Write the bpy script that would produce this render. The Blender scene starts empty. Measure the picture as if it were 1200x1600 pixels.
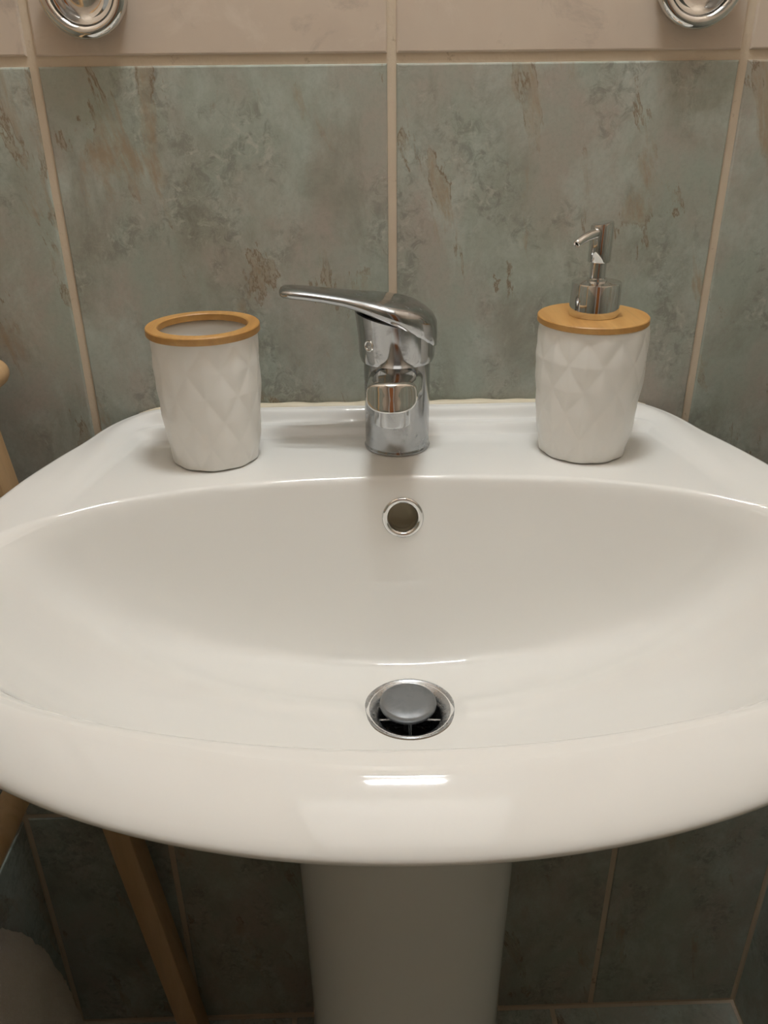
import bpy, bmesh, math, random
import numpy as np
from mathutils import Vector, Matrix
random.seed(4)
PI = math.pi
scene = bpy.context.scene
col = scene.collection

# ------------------------------------------------------------------ camera
CAM = Vector((-0.02417, -0.66353, 1.02879))
PITCH, YAW, ROLL, FPX = 0.467397, 0.023033, -0.010899, 1300.0
fw = Vector((math.sin(YAW) * math.cos(PITCH), math.cos(YAW) * math.cos(PITCH), -math.sin(PITCH)))
rt = fw.cross(Vector((0, 0, 1))).normalized()
up = rt.cross(fw)
rt2 = math.cos(ROLL) * rt + math.sin(ROLL) * up
up2 = -math.sin(ROLL) * rt + math.cos(ROLL) * up
cd = bpy.data.cameras.new('camera')
cd.sensor_fit = 'AUTO'
cd.sensor_width = 36.0
cd.lens = 36.0 * FPX / 1600.0
cd.clip_start = 0.01
cam = bpy.data.objects.new('camera', cd)
col.objects.link(cam)
M3 = Matrix((rt2, up2, -fw)).transposed()
cam.matrix_world = Matrix.Translation(CAM) @ M3.to_4x4()
scene.camera = cam

# ------------------------------------------------------------------ world, exposure
w = bpy.data.worlds.new('world')
scene.world = w
w.use_nodes = True
w.node_tree.nodes['Background'].inputs[0].default_value = (1.0, 0.94, 0.86, 1)
w.node_tree.nodes['Background'].inputs[1].default_value = 0.3
vs = scene.view_settings
vs.view_transform = 'Standard'
vs.look = 'None'
vs.gamma = 1.0
vs.use_curve_mapping = False
vs.exposure = -0.13
LAMP_POS = (0.014, -0.18, 1.86)
LAMP_STRENGTH = 320.0
FILL_STRENGTH = 1.05
LAMP_COLOR = (0.94, 0.985, 1.0)

# ------------------------------------------------------------------ room measures
XL, XR, YF, ZC = -0.4005, 0.4348, -2.40, 2.45
ZF = -0.0235          # floor level (the joint between green and beige tiles is z = 1.05)
TW, TH, GR = 0.25, 0.35783, 0.0065


def lin(r, g, b):
    f = lambda c: (c / 255 / 12.92) if c / 255 <= 0.04045 else ((c / 255 + 0.055) / 1.055) ** 2.4
    return (f(r), f(g), f(b), 1.0)


# ------------------------------------------------------------------ materials
def mat(name):
    m = bpy.data.materials.new(name)
    m.use_nodes = True
    nt = m.node_tree
    b = nt.nodes['Principled BSDF']
    return m, nt, b


def N(nt, t, **kw):
    n = nt.nodes.new(t)
    for k, v in kw.items():
        setattr(n, k, v)
    return n


def ramp(nt, fac, stops):
    r = N(nt, 'ShaderNodeValToRGB')
    e = r.color_ramp.elements
    while len(e) < len(stops):
        e.new(0.5)
    for i, (p, c) in enumerate(stops):
        e[i].position = p
        e[i].color = c if len(c) == 4 else (*c, 1)
    nt.links.new(fac, r.inputs[0])
    return r.outputs[0]


def mix(nt, fac, a, b, mode='MIX'):
    m = N(nt, 'ShaderNodeMix', data_type='RGBA', blend_type=mode)
    for s, v in ((0, fac), (6, a), (7, b)):
        if hasattr(v, 'is_linked'):
            nt.links.new(v, m.inputs[s])
        else:
            m.inputs[s].default_value = v
    return m.outputs[2]


def noise(nt, vec, scale, detail=6, rough=0.55, dist=0.0):
    n = N(nt, 'ShaderNodeTexNoise')
    n.inputs['Scale'].default_value = scale
    n.inputs['Detail'].default_value = detail
    n.inputs['Roughness'].default_value = rough
    n.inputs['Distortion'].default_value = dist
    nt.links.new(vec, n.inputs['Vector'])
    return n.outputs['Fac']


def mapping(nt, vec, loc=(0, 0, 0), scale=(1, 1, 1), rot=(0, 0, 0)):
    m = N(nt, 'ShaderNodeMapping')
    m.inputs['Location'].default_value = loc
    m.inputs['Scale'].default_value = scale
    m.inputs['Rotation'].default_value = rot
    nt.links.new(vec, m.inputs['Vector'])
    return m.outputs[0]


def bump(nt, b, h, strength, dist=0.001):
    n = N(nt, 'ShaderNodeBump')
    n.inputs['Strength'].default_value = strength
    n.inputs['Distance'].default_value = dist
    nt.links.new(h, n.inputs['Height'])
    nt.links.new(n.outputs[0], b.inputs['Normal'])


def tile_coords(nt):
    tc = N(nt, 'ShaderNodeTexCoord')
    oi = N(nt, 'ShaderNodeObjectInfo')
    mul = N(nt, 'ShaderNodeMath', operation='MULTIPLY')
    mul.inputs[1].default_value = 37.0
    nt.links.new(oi.outputs['Random'], mul.inputs[0])
    add = N(nt, 'ShaderNodeVectorMath', operation='ADD')
    nt.links.new(tc.outputs['Object'], add.inputs[0])
    nt.links.new(mul.outputs[0], add.inputs[1])
    return add.outputs[0]


def step(nt, fac, a, b):
    return ramp(nt, fac, [(a, (0, 0, 0, 1)), (b, (1, 1, 1, 1))])


def make_tile_green(name='glazed_green_marble', k=1.0):
    m, nt, b = mat(name)
    v = tile_coords(nt)
    vd = mapping(nt, v, rot=(0, 0.35, 0), scale=(1.3, 1, 0.8))
    S = lambda r, g, bb: tuple(c * k for c in lin(r, g, bb)[:3]) + (1,)
    MUL = lambda *a: a[0] if len(a) == 1 else mix(nt, 1.0, a[0], MUL(*a[1:]), 'MULTIPLY')
    G = lambda x: (x, x, x, 1)
    # clouds of grey green and warm grey
    c = mix(nt, step(nt, noise(nt, vd, 11, 9, 0.66, 0.3), 0.40, 0.62), S(166, 173, 161), S(176, 168, 157))
    c = mix(nt, MUL(step(nt, noise(nt, mapping(nt, vd, (3, 1, 2)), 17, 9, 0.7, 0.3), 0.48, 0.66), G(0.8)), c, S(186, 195, 186))
    c = mix(nt, MUL(step(nt, noise(nt, mapping(nt, vd, (7, 1, 9)), 13, 8, 0.68, 0.3), 0.52, 0.68), G(0.75)), c, S(146, 146, 133))
    # feathery clusters of dark and light flecks
    cl = noise(nt, mapping(nt, vd, (5, 2, 7)), 16, 4, 0.55, 0.2)
    fi = noise(nt, mapping(nt, v, (1, 5, 3)), 95, 6, 0.7, 0.8)
    c = mix(nt, MUL(step(nt, cl, 0.49, 0.60), step(nt, fi, 0.47, 0.60), G(0.55)), c, S(124, 124, 114))
    fi2 = noise(nt, mapping(nt, v, (8, 5, 1)), 110, 6, 0.7, 0.9)
    c = mix(nt, MUL(step(nt, cl, 0.50, 0.60), step(nt, fi2, 0.54, 0.66), G(0.5)), c, S(204, 204, 192))
    # brown stains, longer than wide, with ragged darker rims
    st = noise(nt, mapping(nt, vd, (11, 4, 2), scale=(1.5, 1, 0.65)), 15, 8, 0.66, 0.35)
    c = mix(nt, MUL(step(nt, st, 0.575, 0.67), G(0.75)), c, S(164, 144, 118))
    wv = N(nt, 'ShaderNodeMath', operation='SUBTRACT'); wv.inputs[1].default_value = 0.60
    nt.links.new(st, wv.inputs[0])
    a2 = N(nt, 'ShaderNodeMath', operation='ABSOLUTE'); nt.links.new(wv.outputs[0], a2.inputs[0])
    ln = ramp(nt, a2.outputs[0], [(0.0, G(1)), (0.016, G(0))])
    lm = step(nt, noise(nt, mapping(nt, v, (6, 6, 1)), 26, 4), 0.50, 0.60)
    c = mix(nt, MUL(ln, lm, G(0.85)), c, S(128, 106, 80))
    # fine grain
    c = mix(nt, MUL(step(nt, noise(nt, v, 300, 4, 0.7), 0.45, 0.7), G(0.16)), c, S(116, 120, 110))
    nt.links.new(c, b.inputs['Base Color'])
    b.inputs['Roughness'].default_value = 0.42
    b.inputs['Specular IOR Level'].default_value = 0.35
    bump(nt, b, noise(nt, v, 60, 4), 0.08)
    return m


def make_tile_beige():
    m, nt, b = mat('glazed_beige_marble')
    v = tile_coords(nt)
    c = mix(nt, step(nt, noise(nt, v, 9, 5, 0.6, 0.5), 0.35, 0.7), lin(216, 201, 184), lin(207, 191, 175))
    c = mix(nt, step(nt, noise(nt, mapping(nt, v, (3, 1, 2)), 22, 8, 0.7, 0.8), 0.56, 0.8), c, lin(172, 160, 148))
    c = mix(nt, step(nt, noise(nt, mapping(nt, v, (9, 1, 5)), 16, 6, 0.7, 0.8), 0.58, 0.8), c, lin(224, 211, 196))
    nt.links.new(c, b.inputs['Base Color'])
    b.inputs['Roughness'].default_value = 0.45
    b.inputs['Specular IOR Level'].default_value = 0.35
    return m


def make_grout():
    m, nt, b = mat('beige_grout')
    tc = N(nt, 'ShaderNodeTexCoord').outputs['Object']
    c = mix(nt, noise(nt, tc, 30, 6), lin(222, 206, 184), lin(206, 189, 166))
    c = mix(nt, step(nt, noise(nt, mapping(nt, tc, (2, 3, 1)), 55, 6, 0.7), 0.62, 0.72), c, lin(158, 134, 106))
    nt.links.new(c, b.inputs['Base Color'])
    b.inputs['Roughness'].default_value = 0.8
    bump(nt, b, noise(nt, tc, 400, 3), 0.3)
    return m


def make_ceramic(name, colr, rough=0.08, mottled=0.0):
    m, nt, b = mat(name)
    tc = N(nt, 'ShaderNodeTexCoord').outputs['Object']
    c2 = tuple(x * 0.965 for x in colr[:3]) + (1,)
    c = mix(nt, noise(nt, tc, 14, 4), colr, c2)
    nt.links.new(c, b.inputs['Base Color'])
    r = N(nt, 'ShaderNodeMapRange')
    r.inputs['To Min'].default_value = rough
    r.inputs['To Max'].default_value = rough + 0.035
    nt.links.new(noise(nt, mapping(nt, tc, (3, 3, 3)), 40, 5), r.inputs['Value'])
    nt.links.new(r.outputs[0], b.inputs['Roughness'])
    b.inputs['Specular IOR Level'].default_value = 0.5
    return m


def make_chrome(name, base, rough, spots=0.0, spot_scale=60):
    m, nt, b = mat(name)
    tc = N(nt, 'ShaderNodeTexCoord').outputs['Object']
    b.inputs['Metallic'].default_value = 1.0
    s = step(nt, noise(nt, tc, spot_scale, 8, 0.7, 0.4), 0.50, 0.72)
    c = mix(nt, s, base, tuple(x * (1 - 0.25 * spots) for x in base[:3]) + (1,))
    nt.links.new(c, b.inputs['Base Color'])
    r = N(nt, 'ShaderNodeMapRange')
    r.inputs['To Min'].default_value = rough
    r.inputs['To Max'].default_value = rough + 0.35 * spots
    nt.links.new(s, r.inputs['Value'])
    nt.links.new(r.outputs[0], b.inputs['Roughness'])
    return m


def make_wood(name, c1, c2, axis_scale, rough=0.45, scale=40):
    m, nt, b = mat(name)
    tc = N(nt, 'ShaderNodeTexCoord').outputs['Object']
    v = mapping(nt, tc, scale=axis_scale)
    c = mix(nt, step(nt, noise(nt, v, scale, 6, 0.6, 0.3), 0.3, 0.7), c1, c2)
    f = noise(nt, mapping(nt, v, (4, 2, 1)), scale * 4, 3, 0.5)
    c = mix(nt, mix(nt, 1.0, step(nt, f, 0.5, 0.75), (0.35, 0.35, 0.35, 1), 'MULTIPLY'), c, tuple(x * 0.6 for x in c1[:3]) + (1,))
    nt.links.new(c, b.inputs['Base Color'])
    b.inputs['Roughness'].default_value = rough
    bump(nt, b, f, 0.12, 0.0005)
    return m


def make_plain(name, c, rough=0.5, metal=0.0, ns=20, var=0.93):
    m, nt, b = mat(name)
    tc = N(nt, 'ShaderNodeTexCoord').outputs['Object']
    nt.links.new(mix(nt, noise(nt, tc, ns, 4), c, tuple(x * var for x in c[:3]) + (1,)), b.inputs['Base Color'])
    b.inputs['Roughness'].default_value = rough
    b.inputs['Metallic'].default_value = metal
    return m


def make_terry():
    m, nt, b = mat('beige_terry')
    tc = N(nt, 'ShaderNodeTexCoord').outputs['Object']
    c = mix(nt, noise(nt, tc, 220, 5, 0.7), lin(250, 240, 226), lin(232, 216, 196))
    nt.links.new(c, b.inputs['Base Color'])
    b.inputs['Roughness'].default_value = 1.0
    b.inputs['Sheen Weight'].default_value = 0.3
    bump(nt, b, noise(nt, tc, 420, 4, 0.7), 0.9, 0.004)
    return m


def make_emit(name, c, s):
    m, nt, b = mat(name)
    b.inputs['Base Color'].default_value = (*c, 1)
    b.inputs['Emission Color'].default_value = (*c, 1)
    b.inputs['Emission Strength'].default_value = s
    return m


MG = make_tile_green()
MB = make_tile_beige()
MGR = make_grout()
MFL = make_tile_green('glazed_grey_floor_stone', 1.2)
MCER = make_ceramic('white_sanitary_ceramic', lin(237, 235, 230), 0.03)
MPOT = make_ceramic('white_glazed_stoneware', lin(243, 240, 234), 0.28)
MCH = make_chrome('polished_chrome', (0.74, 0.74, 0.73, 1), 0.05, 0.15)
MCHD = make_chrome('limescaled_chrome', (0.50, 0.51, 0.52, 1), 0.10, 0.8, 90)
MFLA = make_chrome('worn_drain_metal', (0.50, 0.51, 0.52, 1), 0.26, 0.5, 120)
MGASK = make_plain('grimy_gasket', lin(120, 108, 92), 0.8)
MBODY = make_chrome('dulled_chrome', (0.44, 0.45, 0.46, 1), 0.16, 0.7, 70)
MSTEEL = make_chrome('dull_plug_metal', (0.27, 0.28, 0.29, 1), 0.48, 0.4, 80)
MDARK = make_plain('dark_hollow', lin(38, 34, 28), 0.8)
MHOLLOW = make_plain('grey_brown_hollow', lin(176, 166, 142), 0.7)  # even grey-brown inside the overflow
MBAM = make_wood('bamboo', lin(206, 160, 96), lin(180, 130, 68), (1, 0.08, 1), 0.42, 70)
MPINE = make_wood('pale_pine', lin(214, 180, 138), lin(196, 158, 112), (1, 1, 0.08), 0.5, 40)
MDOOR = make_wood('honey_wood', lin(206, 130, 58), lin(178, 102, 40), (1, 1, 0.06), 0.45, 14)
MCAULK = make_plain('cream_sealant', lin(226, 214, 188), 0.45, ns=120, var=0.85)
MPAINT = make_plain('white_paint', lin(233, 232, 229), 0.8)
MTERRY = make_terry()
MTUBE = make_emit('lit_tube', LAMP_COLOR, LAMP_STRENGTH)
MFILL = make_emit('fill_panel', (1.0, 0.99, 0.965), FILL_STRENGTH)  # glow of the added ceiling fill
MENAMEL = make_plain('white_enamel', lin(232, 230, 226), 0.4)


# ------------------------------------------------------------------ mesh helpers
def add(name, me, m, parent=None, smooth=True, loc=None, angle=None):
    if m is not None and not me.materials:
        me.materials.append(m)
    if smooth:
        me.shade_smooth()
        if angle:
            me.set_sharp_from_angle(angle=math.radians(angle))
    o = bpy.data.objects.new(name, me)
    col.objects.link(o)
    if parent is not None:
        o.parent = parent
    if loc is not None:
        o.location = loc
    return o


def mesh(name, v, f):
    me = bpy.data.meshes.new(name)
    me.from_pydata([tuple(map(float, p)) for p in v], [], f)
    bm = bmesh.new(); bm.from_mesh(me)
    bmesh.ops.recalc_face_normals(bm, faces=bm.faces)
    bm.to_mesh(me); bm.free()
    me.update()
    return me


def loft(name, rings, closed=True, cap0=False, cap1=False):
    n = len(rings[0])
    v = [p for r in rings for p in r]
    f = []
    for i in range(len(rings) - 1):
        for j in range(n if closed else n - 1):
            k = (j + 1) % n
            f.append((i * n + j, i * n + k, (i + 1) * n + k, (i + 1) * n + j))
    if cap0:
        f.append(tuple(range(n - 1, -1, -1)))
    if cap1:
        f.append(tuple((len(rings) - 1) * n + j for j in range(n)))
    return mesh(name, v, f)


def lathe(name, prof, n=64, cx=0, cy=0, cap0=False, cap1=False):
    rings = [[(cx + r * math.cos(2 * PI * j / n), cy + r * math.sin(2 * PI * j / n), z) for j in range(n)] for r, z in prof]
    return loft(name, rings, True, cap0, cap1)


def box(name, x0, x1, y0, y1, z0, z1, bev=0.0, seg=2):
    bm = bmesh.new()
    bmesh.ops.create_cube(bm, size=1)
    for v in bm.verts:
        v.co = Vector(((x0 + x1) / 2 + v.co.x * (x1 - x0), (y0 + y1) / 2 + v.co.y * (y1 - y0), (z0 + z1) / 2 + v.co.z * (z1 - z0)))
    if bev:
        bmesh.ops.bevel(bm, geom=bm.edges[:], offset=bev, segments=seg, profile=0.6, affect='EDGES')
    me = bpy.data.meshes.new(name)
    bm.to_mesh(me); bm.free()
    return me


def frame_from(axis):
    a = Vector(axis).normalized()
    h = Vector((0, 0, 1)) if abs(a.z) < 0.9 else Vector((1, 0, 0))
    s = a.cross(h).normalized()
    return s, s.cross(a).normalized(), a


def spin(name, origin, axis, prof, n=40, cap0=False, cap1=False):
    """lathe around any axis; prof = (radius, distance along axis)"""
    s, t, a = frame_from(axis)
    o = Vector(origin)
    rings = [[o + a * z + (s * math.cos(2 * PI * j / n) + t * math.sin(2 * PI * j / n)) * r for j in range(n)] for r, z in prof]
    return loft(name, rings, True, cap0, cap1)


def sup(w, h, n=40, e=3.0):
    """superellipse outline, half-sizes w and h"""
    out = []
    for j in range(n):
        t = 2 * PI * j / n
        c, s = math.cos(t), math.sin(t)
        out.append((w * math.copysign(abs(c) ** (2 / e), c), h * math.copysign(abs(s) ** (2 / e), s)))
    return out


def thing(name, label, cat, loc=(0, 0, 0), group=None):
    o = bpy.data.objects.new(name, None)
    col.objects.link(o)
    o.location = loc
    o.empty_display_size = 0.05
    o['label'] = label
    o['category'] = cat
    if group:
        o['group'] = group
    return o


def tag(o, label, cat, group=None):
    o['label'] = label
    o['category'] = cat
    if group:
        o['group'] = group
    return o


def struct(o, label=None, cat=None):
    o['kind'] = 'structure'
    if label:
        o['label'] = label
        o['category'] = cat
    return o


def sst(a, b, x):
    t = np.clip((np.asarray(x, float) - a) / (b - a), 0, 1)
    return t * t * (3 - 2 * t)


# ------------------------------------------------------------------ room shell
PROUD = 0.0018       # how far tile faces stand proud of the grout
tile_cache = {}


def tile_mesh(wd, ht, m):
    key = (round(wd, 4), round(ht, 4), m.name)
    if key not in tile_cache:
        me = box('tile', -wd / 2, wd / 2, -PROUD, 0.0, -ht / 2, ht / 2)
        bm = bmesh.new(); bm.from_mesh(me)
        ed = [e for e in bm.edges if all(v.co.y < -PROUD / 2 for v in e.verts)]
        bmesh.ops.bevel(bm, geom=ed, offset=0.0013, segments=2, profile=0.5, affect='EDGES')
        bm.to_mesh(me); bm.free()
        me.materials.append(m)
        tile_cache[key] = me
    return tile_cache[key]


def tiles_on(parent, us, vs_, place, rot, matf):
    """us, vs_: joint positions; a tile sits between neighbouring joints"""
    for i in range(len(us) - 1):
        for j in range(len(vs_) - 1):
            wd = us[i + 1] - us[i] - GR
            ht = vs_[j + 1] - vs_[j] - GR
            if wd < 0.01 or ht < 0.01:
                continue
            o = bpy.data.objects.new('tile', tile_mesh(wd, ht, matf((vs_[j] + vs_[j + 1]) / 2)))
            col.objects.link(o)
            o.parent = parent
            o.location = place((us[i] + us[i + 1]) / 2, (vs_[j] + vs_[j + 1]) / 2)
            o.rotation_euler = rot


rows = [ZF + TH * k for k in range(7)] + [ZC]
wall_mat = lambda z: MG if z < 1.05 else MB
g = PROUD
wb = struct(add('wall_back', box('wall_back', XL - 0.1, XR + 0.1, g, 0.1, ZF - 0.1, ZC + 0.1), MGR, smooth=False),
            'tiled wall behind the washbasin, green below and beige above', 'wall')
tiles_on(wb, [XL, -0.25, 0.0, 0.25, XR], rows, lambda u, v: (u, g, v), (0, 0, 0), wall_mat)
ys = [YF] + [-2.25 + 0.25 * k for k in range(10)]
wl = struct(add('wall_left', box('wall_left', XL - 0.1, XL - g, YF, g, ZF - 0.1, ZC + 0.1), MGR, smooth=False),
            'tiled side wall beside the wooden frame', 'wall')
tiles_on(wl, ys, rows, lambda u, v: (XL - g, u, v), (0, 0, PI / 2), wall_mat)
wr = struct(add('wall_right', box('wall_right', XR + g, XR + 0.1, YF, g, ZF - 0.1, ZC + 0.1), MGR, smooth=False),
            'tiled side wall beyond the soap dispenser', 'wall')
tiles_on(wr, ys, rows, lambda u, v: (XR + g, u, v), (0, 0, -PI / 2), wall_mat)
fl = struct(add('floor', box('floor', XL - 0.1, XR + 0.1, YF - 0.1, 0.1, ZF - 0.1, ZF - g), MGR, smooth=False),
            'grey tiled floor under the washbasin', 'floor')
tiles_on(fl, [XL, -0.13, 0.20, XR], [YF, -2.16, -1.82, -1.48, -1.14, -0.80, -0.46, -0.12, 0.0], lambda u, v: (u, v, ZF - g), (-PI / 2, 0, 0), lambda z: MFL)
wf = struct(add('wall_front', box('wall_front', XL - 0.1, XR + 0.1, YF - 0.1, YF, ZF - 0.1, ZC + 0.1), MPAINT, smooth=False),
            'white painted wall around the wooden door', 'wall')
ce = struct(add('ceiling', box('ceiling', XL - 0.1, XR + 0.1, YF - 0.1, 0.1, ZC, ZC + 0.1), MPAINT, smooth=False),
            'white painted ceiling above the washbasin', 'ceiling')

# door in the wall behind the camera
dr = struct(add('door_1', box('door_1', -0.22, 0.26, YF + 0.002, YF + 0.042, ZF + 0.003, 2.0, 0.003), MDOOR),
            'honey coloured wooden door facing the washbasin', 'door')
for z0, z1 in ((0.15, 0.9), (1.05, 1.88)):
    add('door_panel', box('door_panel', -0.14, 0.18, YF + 0.042, YF + 0.052, z0, z1, 0.006), MDOOR, dr)
add('door_handle', spin('door_handle', (-0.17, YF + 0.042, 1.0), (0, 1, 0), [(0.024, 0), (0.024, 0.006), (0.009, 0.01), (0.009, 0.04), (0.024, 0.05), (0.026, 0.065), (0.016, 0.075)], 32, True, True), MCH, dr, angle=40)

# twin tube lamp on the wall above the washbasin
lp = thing('wall_lamp', 'white twin tube wall lamp above the washbasin', 'lamp', LAMP_POS)
yw = -LAMP_POS[1]
add('housing', box('housing', -0.12, 0.12, 0.045, yw, -0.03, 0.03, 0.006), MENAMEL, lp)
for sx in (-0.098, 0.098):
    add('tube_holder', box('tube_holder', sx - 0.01, sx + 0.01, -0.055, 0.05, -0.018, 0.018, 0.003), MENAMEL, lp)
for sy in (-0.040, 0.025):
    add('tube', spin('tube', (-0.09, sy, 0), (1, 0, 0), [(0.007, 0), (0.007, 0.18)], 20, True, True), MTUBE, lp)

# added fill panel on the ceiling, out of view, to lift the shadows
cp = thing('ceiling_fill', 'unseen white fill panel added on the ceiling between the washbasin and the door', 'lamp', (0.015, -0.75, ZC))
add('fill_frame', box('fill_frame', -0.38, 0.38, -0.46, 0.46, -0.025, 0.0, 0.004), MENAMEL, cp)
add('fill_emitter', box('fill_emitter', -0.365, 0.365, -0.445, 0.445, -0.031, -0.024, 0.002), MFILL, cp)

# ------------------------------------------------------------------ washbasin
DX, DY, DZ = 0.0030, -0.2055, 0.643          # drain centre
ZD = 0.781                                  # deck height


def resample(P, n, closed=True):
    P = np.array(P)
    Q = np.vstack([P, P[:1]]) if closed else P
    s = np.r_[0, np.cumsum(np.linalg.norm(np.diff(Q, axis=0), axis=1))]
    t = np.linspace(0, s[-1], n, endpoint=not closed)
    return np.c_[np.interp(t, s, Q[:, 0]), np.interp(t, s, Q[:, 1])]


def catmull(pts, k=24):
    pts = [np.array(p, float) for p in pts]
    out = []
    for i in range(len(pts) - 1):
        p0 = pts[max(i - 1, 0)]; p1 = pts[i]; p2 = pts[i + 1]; p3 = pts[min(i + 2, len(pts) - 1)]
        for j in range(k):
            t = j / k
            out.append(0.5 * (2 * p1 + (p2 - p0) * t + (2 * p0 - 5 * p1 + 4 * p2 - p3) * t * t + (3 * p1 - p0 - 3 * p2 + p3) * t ** 3))
    out.append(pts[-1])
    return np.array(out)


# outline, right half from back centre to front centre
YW = -0.0015
half = [(0.0, YW), (0.08, YW), (0.16, YW), (0.198, YW), (0.214, YW - 0.002), (0.228, YW - 0.009), (0.2385, -0.024), (0.248, -0.050), (0.2595, -0.082),
        (0.2715, -0.122), (0.2855, -0.174)]
ea, eb, ec = 0.296, 0.2155, -0.225
for a in np.linspace(0, PI / 2, 26):
    half.append((ea * math.cos(a), ec - eb * math.sin(a)))
R_ = catmull(half, 12)
R_[:, 1] = np.minimum(R_[:, 1], YW)
outl = np.vstack([R_, (R_[::-1] * [-1, 1])[1:-1]])
NA = 640
O = resample(outl, NA)
# outward normals
T = np.roll(O, -1, 0) - np.roll(O, 1, 0)
Nn = np.c_[T[:, 1], -T[:, 0]]
Nn /= np.linalg.norm(Nn, axis=1)[:, None]
if ((O - [0, -0.2]) * Nn).sum() < 0:
    Nn = -Nn
wf_ = sst(-0.35, 0.85, -Nn[:, 1])           # 0 at the back edge .. 1 at the front
nose_a = 0.007 + 0.028 * wf_
nose_b = 0.007 + 0.0095 * wf_


def inner_r():
    th = np.linspace(0, 2 * PI, 4000, endpoint=False)
    pts = []
    for t in th:
        c, s = math.cos(t), math.sin(t)
        if s >= 0:
            e, b = 2.35, 0.139
        else:
            e, b = 1.97, 0.1375
        pts.append((0.268 * math.copysign(abs(c) ** (2 / e), c), -0.2565 + b * math.copysign(abs(s) ** (2 / e), s)))
    pts = np.array(pts)
    ang = np.arctan2(pts[:, 1] - DY, pts[:, 0] - DX)
    r = np.hypot(pts[:, 0] - DX, pts[:, 1] - DY)
    i = np.argsort(ang)
    ang, r = ang[i], r[i]
    return lambda q: np.interp(q, np.r_[ang - 2 * PI, ang, ang + 2 * PI], np.r_[r, r, r])


rin = inner_r()
_t = np.linspace(-PI, PI, 1400, endpoint=False)
INN = np.c_[DX + rin(_t) * np.cos(_t), DY + rin(_t) * np.sin(_t)]
th0 = np.arctan2(O[:, 1] - DY, O[:, 0] - DX)
gap = (np.hypot(O[:, 0] - DX, O[:, 1] - DY) - rin(th0)) * np.abs(np.cos(th0) * Nn[:, 0] + np.sin(th0) * Nn[:, 1])
nose_a = np.minimum(nose_a, gap - 0.008)
K = O - Nn * nose_a[:, None]
Oseg = resample(outl, 1600)


def dist_out(x, y):
    p = np.c_[np.ravel(x), np.ravel(y)]
    out = np.empty(len(p))
    for i in range(0, len(p), 4000):
        d = p[i:i + 4000, None, :] - Oseg[None, :, :]
        out[i:i + 4000] = np.sqrt((d ** 2).sum(2).min(1))
    return out.reshape(np.shape(x))


def deck_z(x, y):
    d = dist_out(x, y)
    ax_ = np.abs(x)
    side = sst(0.19, 0.245, ax_)
    fall = 1 - sst(0.11, 0.21, -y)
    r = 0.0085 * (1 - sst(0.0120, 0.0200 + 0.03 * side, d)) + 0.0075 * (1 - sst(0.0270, 0.0365 + 0.025 * side, d))
    return ZD + r * (1 - 0.65 * side) * fall


def bowl_z(r, th):
    ri = rin(th)
    x = DX + r * np.cos(th)
    y = DY + r * np.sin(th)
    sn = np.sin(th)
    p = np.c_[np.ravel(x), np.ravel(y)]
    d = np.empty(len(p))
    for i in range(0, len(p), 4000):
        q = p[i:i + 4000, None, :] - INN[None, :, :]
        d[i:i + 4000] = np.sqrt((q ** 2).sum(2).min(1))
    d = d.reshape(np.shape(x)) * np.sign(ri - r)
    slope = 1.7 + 2.9 * sst(-0.214, -0.150, y)
    wall = ZD - slope * d
    bot = DZ + 0.085 * (np.abs(x - DX) / 0.255) ** 2.0 + 0.085 * np.maximum(0, (DY - 0.02 - y) / 0.17) ** 2
    z = -smin(-bot, -wall, 0.052)
    e = sst(0.0, 0.010, r - RD)
    return DZ * (1 - e) + z * e


def smin(a, b, k):
    h = np.clip(0.5 + 0.5 * (b - a) / k, 0, 1)
    return b * (1 - h) + a * h - k * h * (1 - h)


RD = 0.0285
th = np.arctan2(K[:, 1] - DY, K[:, 0] - DX)
rc = np.hypot(K[:, 0] - DX, K[:, 1] - DY)
ri = rin(th)
uu = np.r_[np.linspace(0, 0.80, 44), np.linspace(0.80, 1.0, 26)[1:]]
ww = np.r_[np.linspace(0, 0.25, 16)[1:], np.linspace(0.25, 1.0, 92)[1:]]
Rr = np.concatenate([RD + (ri - RD)[None, :] * uu[:, None], ri[None, :] + (rc - ri)[None, :] * ww[:, None]], 0)
TH_ = np.repeat(th[None, :], len(Rr), 0)
X = DX + Rr * np.cos(TH_)
Y = DY + Rr * np.sin(TH_)
DZZ = deck_z(X, Y)
kk = 0.013 + 0.010 * sst(0.10, 0.22, np.abs(X)) - 0.006 * sst(0.25, 0.36, -Y)
Z = smin(bowl_z(Rr, TH_), DZZ, kk)
rings = [np.c_[X[i], Y[i], Z[i]] for i in range(len(Rr))]
zc = Z[-1]
for ph in np.linspace(0, math.radians(140), 18)[1:]:
    p = K + Nn * (nose_a * math.sin(ph))[:, None]
    hb = np.where(ph <= PI / 2, 1.0, 0.8)
    rings.append(np.c_[p, zc - 0.28 * wf_ * nose_a * math.sin(min(ph, PI / 2)) - (nose_b - 0.28 * wf_ * nose_a) * (1 - math.cos(min(ph, PI / 2))) - hb * nose_b * 0.8 * max(0, -math.cos(ph))])
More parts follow.
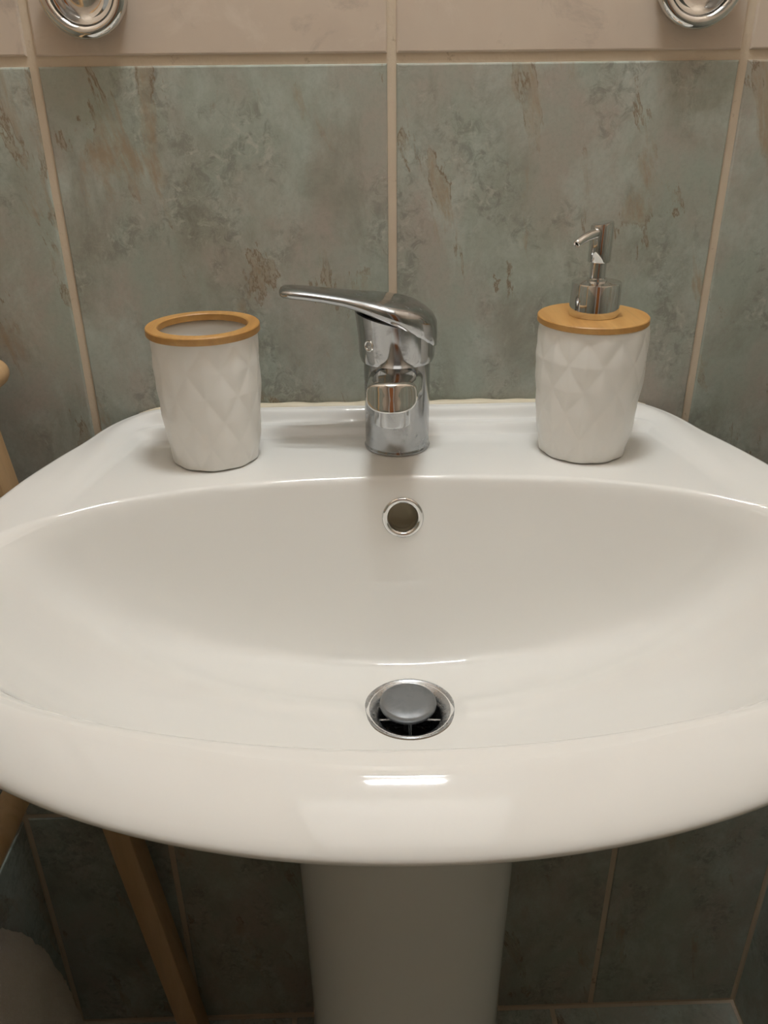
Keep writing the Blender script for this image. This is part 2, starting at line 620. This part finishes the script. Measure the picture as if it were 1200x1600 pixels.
# underside: tuck in, then sweep down to the pedestal
last = rings[-1].copy()
cen = np.array([0.0, -0.165])
aa = np.arctan2(O[:, 1] - cen[1], O[:, 0] - cen[0])
end = np.c_[0.075 * np.cos(aa), cen[1] + 0.085 * np.sin(aa)]
for t, dz in ((0.02, -0.004), (0.05, -0.010), (0.09, -0.020), (0.16, -0.036), (0.30, -0.070), (0.5, -0.105), (0.7, -0.13), (0.9, -0.146), (1.0, -0.15)):
    wq = np.where(Nn[:, 1] > 0.8, t * t, t)
    p = last[:, :2] * (1 - wq)[:, None] + end * wq[:, None]
    rings.append(np.c_[p, last[:, 2] * (1 - t) + 0.752 * t + dz])
V = np.vstack(rings)
F = []
nR = len(rings)
# overflow position on the back wall of the bowl
OX, OZ = 0.0020, 0.7515
tb = PI / 2
rr_ = np.linspace(RD, rin(tb), 400)
zz_ = smin(bowl_z(rr_, np.full(400, tb)), np.full(400, ZD), 0.013)
i0 = int(np.argmin(abs(zz_ - OZ)))
OY = DY + rr_[i0]
sl = (zz_[i0 + 3] - zz_[i0 - 3]) / (rr_[i0 + 3] - rr_[i0 - 3])
on = Vector((0, -sl, 1)).normalized()
oc = np.array([OX, OY, OZ])
dv = np.linalg.norm(V - oc, axis=1)
for i in range(nR - 1):
    for j in range(NA):
        k = (j + 1) % NA
        q = (i * NA + j, i * NA + k, (i + 1) * NA + k, (i + 1) * NA + j)
        if i < len(Rr) and max(dv[list(q)]) < 0.0132:
            continue
        F.append(q)
wash = thing('pedestal_washbasin', 'white ceramic pedestal washbasin with oval bowl, fixed to the tiled wall', 'washbasin')
bas = add('basin', mesh('basin', V, F), MCER, wash)

# overflow: chrome ring and the hollow behind it
add('overflow_ring', spin('overflow_ring', Vector(oc) - on * 0.001, on,
    [(0.0152, -0.001), (0.0154, 0.0008), (0.0148, 0.0020), (0.0135, 0.0026), (0.0117, 0.0020), (0.0107, 0.0004), (0.0103, -0.0018), (0.0102, -0.009)], 56), MCH, bas)
add('overflow_hollow', spin('overflow_hollow', Vector(oc), on, [(0.0107, -0.008), (0.0107, -0.017), (0.004, -0.018), (0.0005, -0.018)], 32, False, True), MHOLLOW, bas)
# drain flange, plug, cross bars
fla = add('drain_flange', lathe('drain_flange', [(0.0316, DZ - 0.001), (0.0318, DZ + 0.0008), (0.0311, DZ + 0.0014), (0.0300, DZ + 0.0006), (0.0270, DZ - 0.0012), (0.0240, DZ - 0.0032), (0.0222, DZ - 0.0055), (0.0216, DZ - 0.012), (0.0214, DZ - 0.035)], 72, DX, DY), MFLA, bas)
add('drain_pipe', lathe('drain_pipe', [(0.0219, DZ - 0.012), (0.0219, DZ - 0.06), (0.004, DZ - 0.061)], 40, DX, DY, False, True), MDARK, bas)
for k in range(4):
    a = PI / 4 + k * PI / 2 + 0.75
    c, s = math.cos(a), math.sin(a)
    bar = box('drain_bar', 0.004, 0.0219, -0.0009, 0.0009, DZ - 0.016, DZ - 0.010, 0.0004)
    ob = add('drain_bar', bar, MCHD, bas, loc=(DX, DY, 0))
    ob.rotation_euler = (0, 0, a)
add('gasket_ring', lathe('gasket_ring', [(0.0316, DZ - 0.001), (0.0325, DZ - 0.0002), (0.0324, DZ + 0.0003), (0.0318, DZ + 0.0007), (0.0314, DZ + 0.0006)], 72, DX, DY), MGASK, bas)
plug = add('drain_plug', lathe('drain_plug', [(0.003, DZ - 0.02), (0.0035, DZ - 0.004), (0.0140, DZ - 0.001), (0.0186, DZ + 0.0005), (0.0196, DZ + 0.0020), (0.0199, DZ + 0.0040), (0.0195, DZ + 0.0058), (0.0182, DZ + 0.0068), (0.0120, DZ + 0.0073), (0.006, DZ + 0.0075), (0.0005, DZ + 0.0075)], 64, DX - 0.0012, DY + 0.001, True, True), MSTEEL, bas)
# sealant bead between basin and wall
cl = []
for i in range(90):
    x = -0.212 + 0.424 * i / 89
    zb = 0.7960 - 0.0085 * float(sst(0.19, 0.235, abs(x)))
    rr = (0.0040 * (1 - 0.6 * float(sst(0.18, 0.212, abs(x))))) + 0.0007 * math.sin(x * 61) * math.sin(x * 143 + 1)
    cl.append([(x, YW - 0.002 + rr * 1.15 * math.cos(t), zb - 0.001 + rr * math.sin(t)) for t in np.linspace(0, 2 * PI, 12, endpoint=False)])
for ring in cl:
    for j, p in enumerate(ring):
        ring[j] = (p[0], min(p[1], -0.0003), p[2])
add('sealant_bead', loft('sealant_bead', cl, True, True, True), MCAULK, wash)


# pedestal
def ped_ring(z, hw, yf, yb=-0.050):
    pts = []
    for j in range(72):
        t = 2 * PI * j / 72
        c, s = math.cos(t), math.sin(t)
        e = 2.3 if s < 0 else 4.0
        ym = -0.165
        hy = (ym - yf) if s < 0 else (yb - ym)
        pts.append((0.0018 + hw * math.copysign(abs(c) ** (2 / e), c), ym + hy * math.copysign(abs(s) ** (2 / e), s), z))
    return pts


prs = [ped_ring(z, hw, yf) for z, hw, yf in ((ZF, 0.114, -0.290), (ZF + 0.012, 0.115, -0.292), (0.01, 0.110, -0.286), (0.06, 0.095, -0.270), (0.13, 0.0868, -0.260), (0.30, 0.0858, -0.257), (0.45, 0.0878, -0.259), (0.55, 0.0895, -0.264), (0.59, 0.090, -0.267), (0.618, 0.091, -0.269))]
add('pedestal', loft('pedestal', prs, True, True, False), MCER, wash)

# ------------------------------------------------------------------ mixer tap
FX, FY = 0.0008, -0.0555
tap = thing('mixer_tap', 'chrome single lever mixer tap with lever swung sideways, on the washbasin deck', 'tap', (FX, FY, ZD))
H = lambda z: z - ZD
add('body', lathe('body', [(0.0252, 0.0003), (0.0255, 0.0014), (0.0248, 0.0025), (0.0246, 0.004), (0.0247, 0.05), (0.0248, H(0.846)), (0.0244, H(0.850)), (0.0225, H(0.852)), (0.02, H(0.853))], 72, 0, 0, True, True), MBODY, tap, angle=50)
# spout: towards the viewer, slightly turned
rings = []
ax, ay = -0.0068, -0.0800
for t, hw, z0, z1 in ((0.0, 0.0205, 0.8140, 0.8490), (0.25, 0.0203, 0.8210, 0.8500), (0.40, 0.0196, 0.8270, 0.8510), (0.6, 0.0186, 0.8330, 0.8530), (0.8, 0.0178, 0.8355, 0.8545), (0.92, 0.0175, 0.8360, 0.8552), (0.985, 0.0172, 0.8364, 0.8552), (0.997, 0.0167, 0.8370, 0.8546), (1.0, 0.0159, 0.8378, 0.8538)):
    cx, cy, cz = ax * t, ay * t, (z0 + z1) / 2
    bl = 0.0075 * t ** 3
    rings.append([(cx + u, cy + bl * (u / 0.0172) ** 2 + 0.33 * t ** 4 * v_, H(cz + v_)) for u, v_ in sup(hw, (z1 - z0) / 2, 48, 3.2)])
for q in (0.85, 0.6, 0.35, 0.1):
    rings.append([(ax + u, ay + 0.0075 * (u / 0.0172) ** 2 + 0.33 * v_, H(cz + v_)) for u, v_ in sup(0.0159 * q, 0.0080 * q, 48, 3.2)])
add('spout', loft('spout', rings, True, True, True), MCH, tap, angle=60)
aer = add('aerator', lathe('aerator', [(0.0121, H(0.838)), (0.0124, H(0.8255)), (0.0121, H(0.8245)), (0.0105, H(0.8243)), (0.0100, H(0.8265)), (0.0005, H(0.827))], 48, ax * 0.86, ay * 0.83, False, True), MCHD, tap, angle=40)
# cap below the lever
capr = []
NC = 72
for t in np.linspace(0, 1, 14):
    ring = []
    for j in range(NC):
        a = 2 * PI * j / NC
        flare = 0.0030 * max(0.0, -math.cos(a)) * t ** 2
        r = 0.0268 + 0.0012 * float(sst(0, 0.12, t)) + flare
        x, y = r * math.cos(a), r * math.sin(a)
        zt_ = 0.8805 - x * 0.22
        zb_ = 0.8505
        ring.append((x, y, H(zb_ + (zt_ - zb_) * t)))
    capr.append(ring)
capr.insert(0, [(p[0] * 0.86, p[1] * 0.86, p[2] - 0.0004) for p in capr[0]])
capr.append([(p[0] * 0.5, p[1] * 0.5, p[2] + 0.002) for p in capr[-1]])
cap = add('lever_cap', loft('lever_cap', capr, True, True, True), MCHD, tap, angle=50)
# lever: loft along x
lev = []
for x, hw, zt_, zb_, e in ((0.0296, 0.004, 0.8745, 0.8640, 2.2), (0.0290, 0.0090, 0.8800, 0.8605, 2.3), (0.0265, 0.0140, 0.8845, 0.8600, 2.5), (0.0215, 0.0205, 0.8885, 0.8625, 2.8),
                           (0.0140, 0.0258, 0.8925, 0.8670, 3.0), (0.0050, 0.0286, 0.8950, 0.8725, 3.0), (-0.0050, 0.0288, 0.8966, 0.8782, 3.0), (-0.0150, 0.0262, 0.8978, 0.8832, 3.0),
                           (-0.0260, 0.0215, 0.8990, 0.8878, 2.9), (-0.0380, 0.0175, 0.9006, 0.8914, 2.8), (-0.0520, 0.0150, 0.9024, 0.8940, 2.7), (-0.0660, 0.0138, 0.9042, 0.8960, 2.6),
                           (-0.0760, 0.0130, 0.9052, 0.8968, 2.5), (-0.0815, 0.0115, 0.9052, 0.8976, 2.4), (-0.0838, 0.0085, 0.9040, 0.8990, 2.2), (-0.0846, 0.0040, 0.9026, 0.9004, 2.0)):
    lev.append([(x, u, H((zt_ + zb_) / 2 + v_)) for u, v_ in sup(hw, (zt_ - zb_) / 2, 48, e)])
add('lever', loft('lever', lev, True, True, True), MCHD, tap, angle=60)
sc_a = math.radians(222)
sd = Vector((math.cos(sc_a), math.sin(sc_a), 0))
add('set_screw', spin('set_screw', sd * 0.0284 + Vector((0, 0, H(0.8655))), sd, [(0.0042, -0.002), (0.0044, 0.0004), (0.0036, 0.0009), (0.0028, 0.0002), (0.0026, -0.0008), (0.0018, -0.0006), (0.0006, 0.0002)], 28, False, True), MCH, cap)


# ------------------------------------------------------------------ stoneware bodies with diamond relief
def relief_body(name, z0, z1, prof, nd, rowh, amp, twist=0.0, inner=None):
    NT, NZ = 216, 110
    cf = np.polyfit([p[0] for p in prof], [p[1] for p in prof], 4)
    pf = lambda q: np.polyval(cf, q)
    rings = []
    for i in range(NZ + 1):
        t = i / NZ
        z = z0 + (z1 - z0) * t
        r0 = float(pf(t))
        fade = 1 - float(sst(0.95, 1.0, t))
        ring = []
        for j in range(NT):
            a = 2 * PI * j / NT
            p = nd * a / (2 * PI) + (z - z0) / rowh
            q = nd * a / (2 * PI) - (z - z0) / rowh
            tp, tq = abs((p % 1) - 0.5) * 2, abs((q % 1) - 0.5) * 2
            h = min(1 - tp, 1 - tq)
            r = r0 - amp * fade * (1 - h) ** 1.4
            ring.append((r * math.cos(a + twist), r * math.sin(a + twist), z))
        rings.append(ring)
    rings.insert(0, [(p[0] * 0.93, p[1] * 0.93, z0 - 0.0006) for p in rings[0]])
    ci = True
    if inner:
        for r, z in inner:
            rings.append([(r * math.cos(2 * PI * j / NT + twist), r * math.sin(2 * PI * j / NT + twist), z) for j in range(NT)])
    return loft(name, rings, True, True, True)


cup = thing('toothbrush_tumbler', 'white diamond-relief tumbler with open bamboo rim, on the washbasin deck', 'tumbler', (-0.1382, -0.0712, ZD + 0.0008))
body_prof = [(0, 0.0325), (0.04, 0.0334), (0.25, 0.0358), (0.5, 0.0378), (0.75, 0.0386), (0.95, 0.0384), (1, 0.0380)]
add('tumbler_body', relief_body('tumbler_body', 0.0006, 0.0960, body_prof, 10, 0.037, 0.0012, 0.1,
    [(0.0345, 0.0960), (0.0340, 0.090), (0.0335, 0.05), (0.0290, 0.008), (0.02, 0.006)]), MPOT, cup)
add('bamboo_rim', lathe('bamboo_rim', [(0.0318, 0.0960), (0.0398, 0.0955), (0.0403, 0.0961), (0.0403, 0.1003), (0.0397, 0.1010), (0.0325, 0.1010), (0.0318, 0.1004), (0.0318, 0.0960)], 96), MBAM, cup, angle=40)

dis = thing('soap_dispenser', 'white diamond-relief soap dispenser with bamboo lid and chrome pump, on the washbasin deck', 'soap dispenser', (0.1425, -0.0710, ZD + 0.0008))
bp2 = [(0, 0.0325), (0.04, 0.0336), (0.25, 0.0366), (0.5, 0.0390), (0.75, 0.0402), (0.93, 0.0396), (1, 0.0382)]
add('dispenser_body', relief_body('dispenser_body', 0.0006, 0.0984, bp2, 10, 0.037, 0.0012, 0.3), MPOT, dis)
add('bamboo_lid', lathe('bamboo_lid', [(0.02, 0.0981), (0.0389, 0.0983), (0.0395, 0.0989), (0.0395, 0.1024), (0.0389, 0.1030), (0.015, 0.1030)], 96, -0.0012, 0, True, True), MBAM, dis, angle=40)
PX = -0.0012
pump = add('pump_collar', lathe('pump_collar', [(0.0172, 0.1030), (0.0176, 0.1037), (0.0176, 0.1069), (0.0175, 0.1252), (0.0170, 0.1263), (0.0100, 0.1269), (0.0072, 0.1273), (0.0070, 0.1289), (0.005, 0.1293)], 72, PX, 0, True, True), MCH, dis, angle=35)
add('pump_stem', lathe('pump_stem', [(0.0055, 0.1277), (0.0055, 0.1437)], 40, PX, 0), MCH, dis)
# pump head with slanted top
hr = []
for r, z, sl_ in ((0.0050, 0.1399, 0), (0.0076, 0.1400, 0), (0.0079, 0.1407, 0), (0.0078, 0.1527, 0), (0.0078, 0.1642, 0.16), (0.0074, 0.1657, 0.18), (0.0062, 0.1661, 0.18), (0.002, 0.1659, 0.18)):
    hr.append([(PX + r * math.cos(2 * PI * j / 48), r * math.sin(2 * PI * j / 48), z + sl_ * r * math.cos(2 * PI * j / 48)) for j in range(48)])
ph_ = add('pump_head', loft('pump_head', hr, True, True, True), MCH, dis, angle=40)
nz = []
p0 = Vector((PX, 0, 0.1602)); p1 = Vector((PX - 0.0145, -0.0125, 0.1595)); p2 = Vector((PX - 0.0215, -0.0185, 0.1547))
path = []
for i in range(15):
    t = i / 14
    path.append(p0 * (1 - t) ** 2 + p1 * 2 * t * (1 - t) + p2 * t * t)
for i, p in enumerate(path):
    d = (path[min(i + 1, 14)] - path[max(i - 1, 0)]).normalized()
    s, t_, a = frame_from(d)
    r = 0.0037 - 0.0013 * i / 14
    nz.append([p + (s * math.cos(2 * PI * j / 24) + t_ * math.sin(2 * PI * j / 24)) * r for j in range(24)])
s, t_, a = frame_from(path[-1] - path[-2])
for r, dd in ((0.0017, 0.0002), (0.0015, -0.004)):
    nz.append([path[-1] + a * dd + (s * math.cos(2 * PI * j / 24) + t_ * math.sin(2 * PI * j / 24)) * r for j in range(24)])
noz = add('nozzle', loft('nozzle', nz, True, False, False), MCH, dis)
add('nozzle_bore', spin('nozzle_bore', path[-1] - a * 0.0010, a, [(0.0016, 0), (0.0003, -0.0005)], 20, False, True), MDARK, noz)


# ------------------------------------------------------------------ chrome wall rosettes
def rosette(x, z, label):
    o = thing('chrome_rosette', label, 'wall bracket', (x, 0, z), 'chrome rosettes on the beige tiles')
    ax_ = (0, -1, 0)
    add('wall_flange', spin('wall_flange', (0, 0, 0), ax_, [(0.0275, 0.0003), (0.0285, 0.002), (0.0270, 0.0065), (0.0235, 0.0092), (0.0200, 0.0095), (0.0170, 0.0075), (0.0125, 0.0062), (0.0095, 0.0068)], 72, True, True), MCH, o)
    tr = []
    for i in range(72):
        a = 2 * PI * i / 72
        cd_ = Vector((math.cos(a), 0, math.sin(a)))
        c = cd_ * 0.0252 + Vector((0, -0.0100, 0))
        tr.append([c + cd_ * (0.0046 * math.cos(t)) + Vector((0, 0.0046 * math.sin(t), 0)) for t in np.linspace(0, 2 * PI, 20, endpoint=False)])
    tr.append(tr[0])
    add('rim_ring', loft('rim_ring', tr), MCH, o)
    add('centre_peg', spin('centre_peg', (0, 0, 0.004), ax_, [(0.0085, 0.006), (0.0080, 0.010), (0.0100, 0.011), (0.0100, 0.015), (0.0080, 0.0165), (0.001, 0.017)], 40, True, True), MCHD, o, angle=40)
    return o


rosette(-0.2060, 1.0920, 'round chrome rosette on beige tile, on the tumbler side of the tap')
rosette(0.2085, 1.0945, 'round chrome rosette on beige tile, on the soap dispenser side of the tap')

# ------------------------------------------------------------------ wooden frame leaning in the corner
rk = thing('leaning_wooden_frame', 'pale wooden frame of rails and round rungs leaning in the corner beside the washbasin', 'wooden rack', (-0.24, -0.25, 0.0))
ZT = 1.29
xr_ = lambda z: -0.2265 - 0.1120 * z + 0.24


def rail(y0, y1):
    bm = bmesh.new()
    vsx = []
    for z in (ZF, ZT):
        for dx, y in ((0, y0), (0, y1), (-0.0245, y1), (-0.0245, y0)):
            vsx.append(bm.verts.new((xr_(z) + dx, y + 0.25, z + (0.0023 if (z == ZF and dx < 0) else 0))))
    for f in ((0, 1, 2, 3), (4, 5, 6, 7), (0, 1, 5, 4), (1, 2, 6, 5), (2, 3, 7, 6), (3, 0, 4, 7)):
        bm.faces.new([vsx[i] for i in f])
    bmesh.ops.recalc_face_normals(bm, faces=bm.faces)
    bmesh.ops.bevel(bm, geom=bm.edges[:], offset=0.0018, segments=2, profile=0.5, affect='EDGES')
    me = bpy.data.meshes.new('rail'); bm.to_mesh(me); bm.free()
    return me


add('rail', rail(-0.062, -0.032), MPINE, rk, angle=40)
add('rail', rail(-0.465, -0.435), MPINE, rk, angle=40)
for z, dx in ((0.548, -0.0105), (0.836, 0.007), (1.13, -0.012)):
    add('rung', spin('rung', (xr_(z) + dx, 0.25 - 0.475, z), (0, 1, 0), [(0.004, 0.0), (0.009, 0.0015), (0.0112, 0.005), (0.0112, 0.449), (0.0100, 0.4545), (0.006, 0.4575), (0.001, 0.4585)], 32, True, True), MPINE, rk)

# ------------------------------------------------------------------ beige towel bundle
bm = bmesh.new()
bmesh.ops.create_icosphere(bm, subdivisions=6, radius=1.0)
from mathutils import noise as mn
for v in bm.verts:
    d = v.co.normalized()
    p = d
    h = 1 + 0.03 * mn.noise(d * 2.2) + 0.02 * math.sin(9 * d.z + 3 * d.x + 2 * mn.noise(d * 3)) + 0.016 * mn.noise(d * 34) + 0.012 * mn.noise(d * 70)
    p = p * h
    v.co = Vector((max(p.x * 0.049, -0.047), p.y * 0.135, max(p.z, -0.82) * 0.24 + 0.1735))
me = bpy.data.meshes.new('towel_bundle'); bm.to_mesh(me); bm.free()
tw = add('towel_bundle', me, MTERRY, None, loc=(-0.3525, -0.245, 0.0))
tag(tw, 'bundled beige terry towel on the floor under the wooden frame', 'towel')
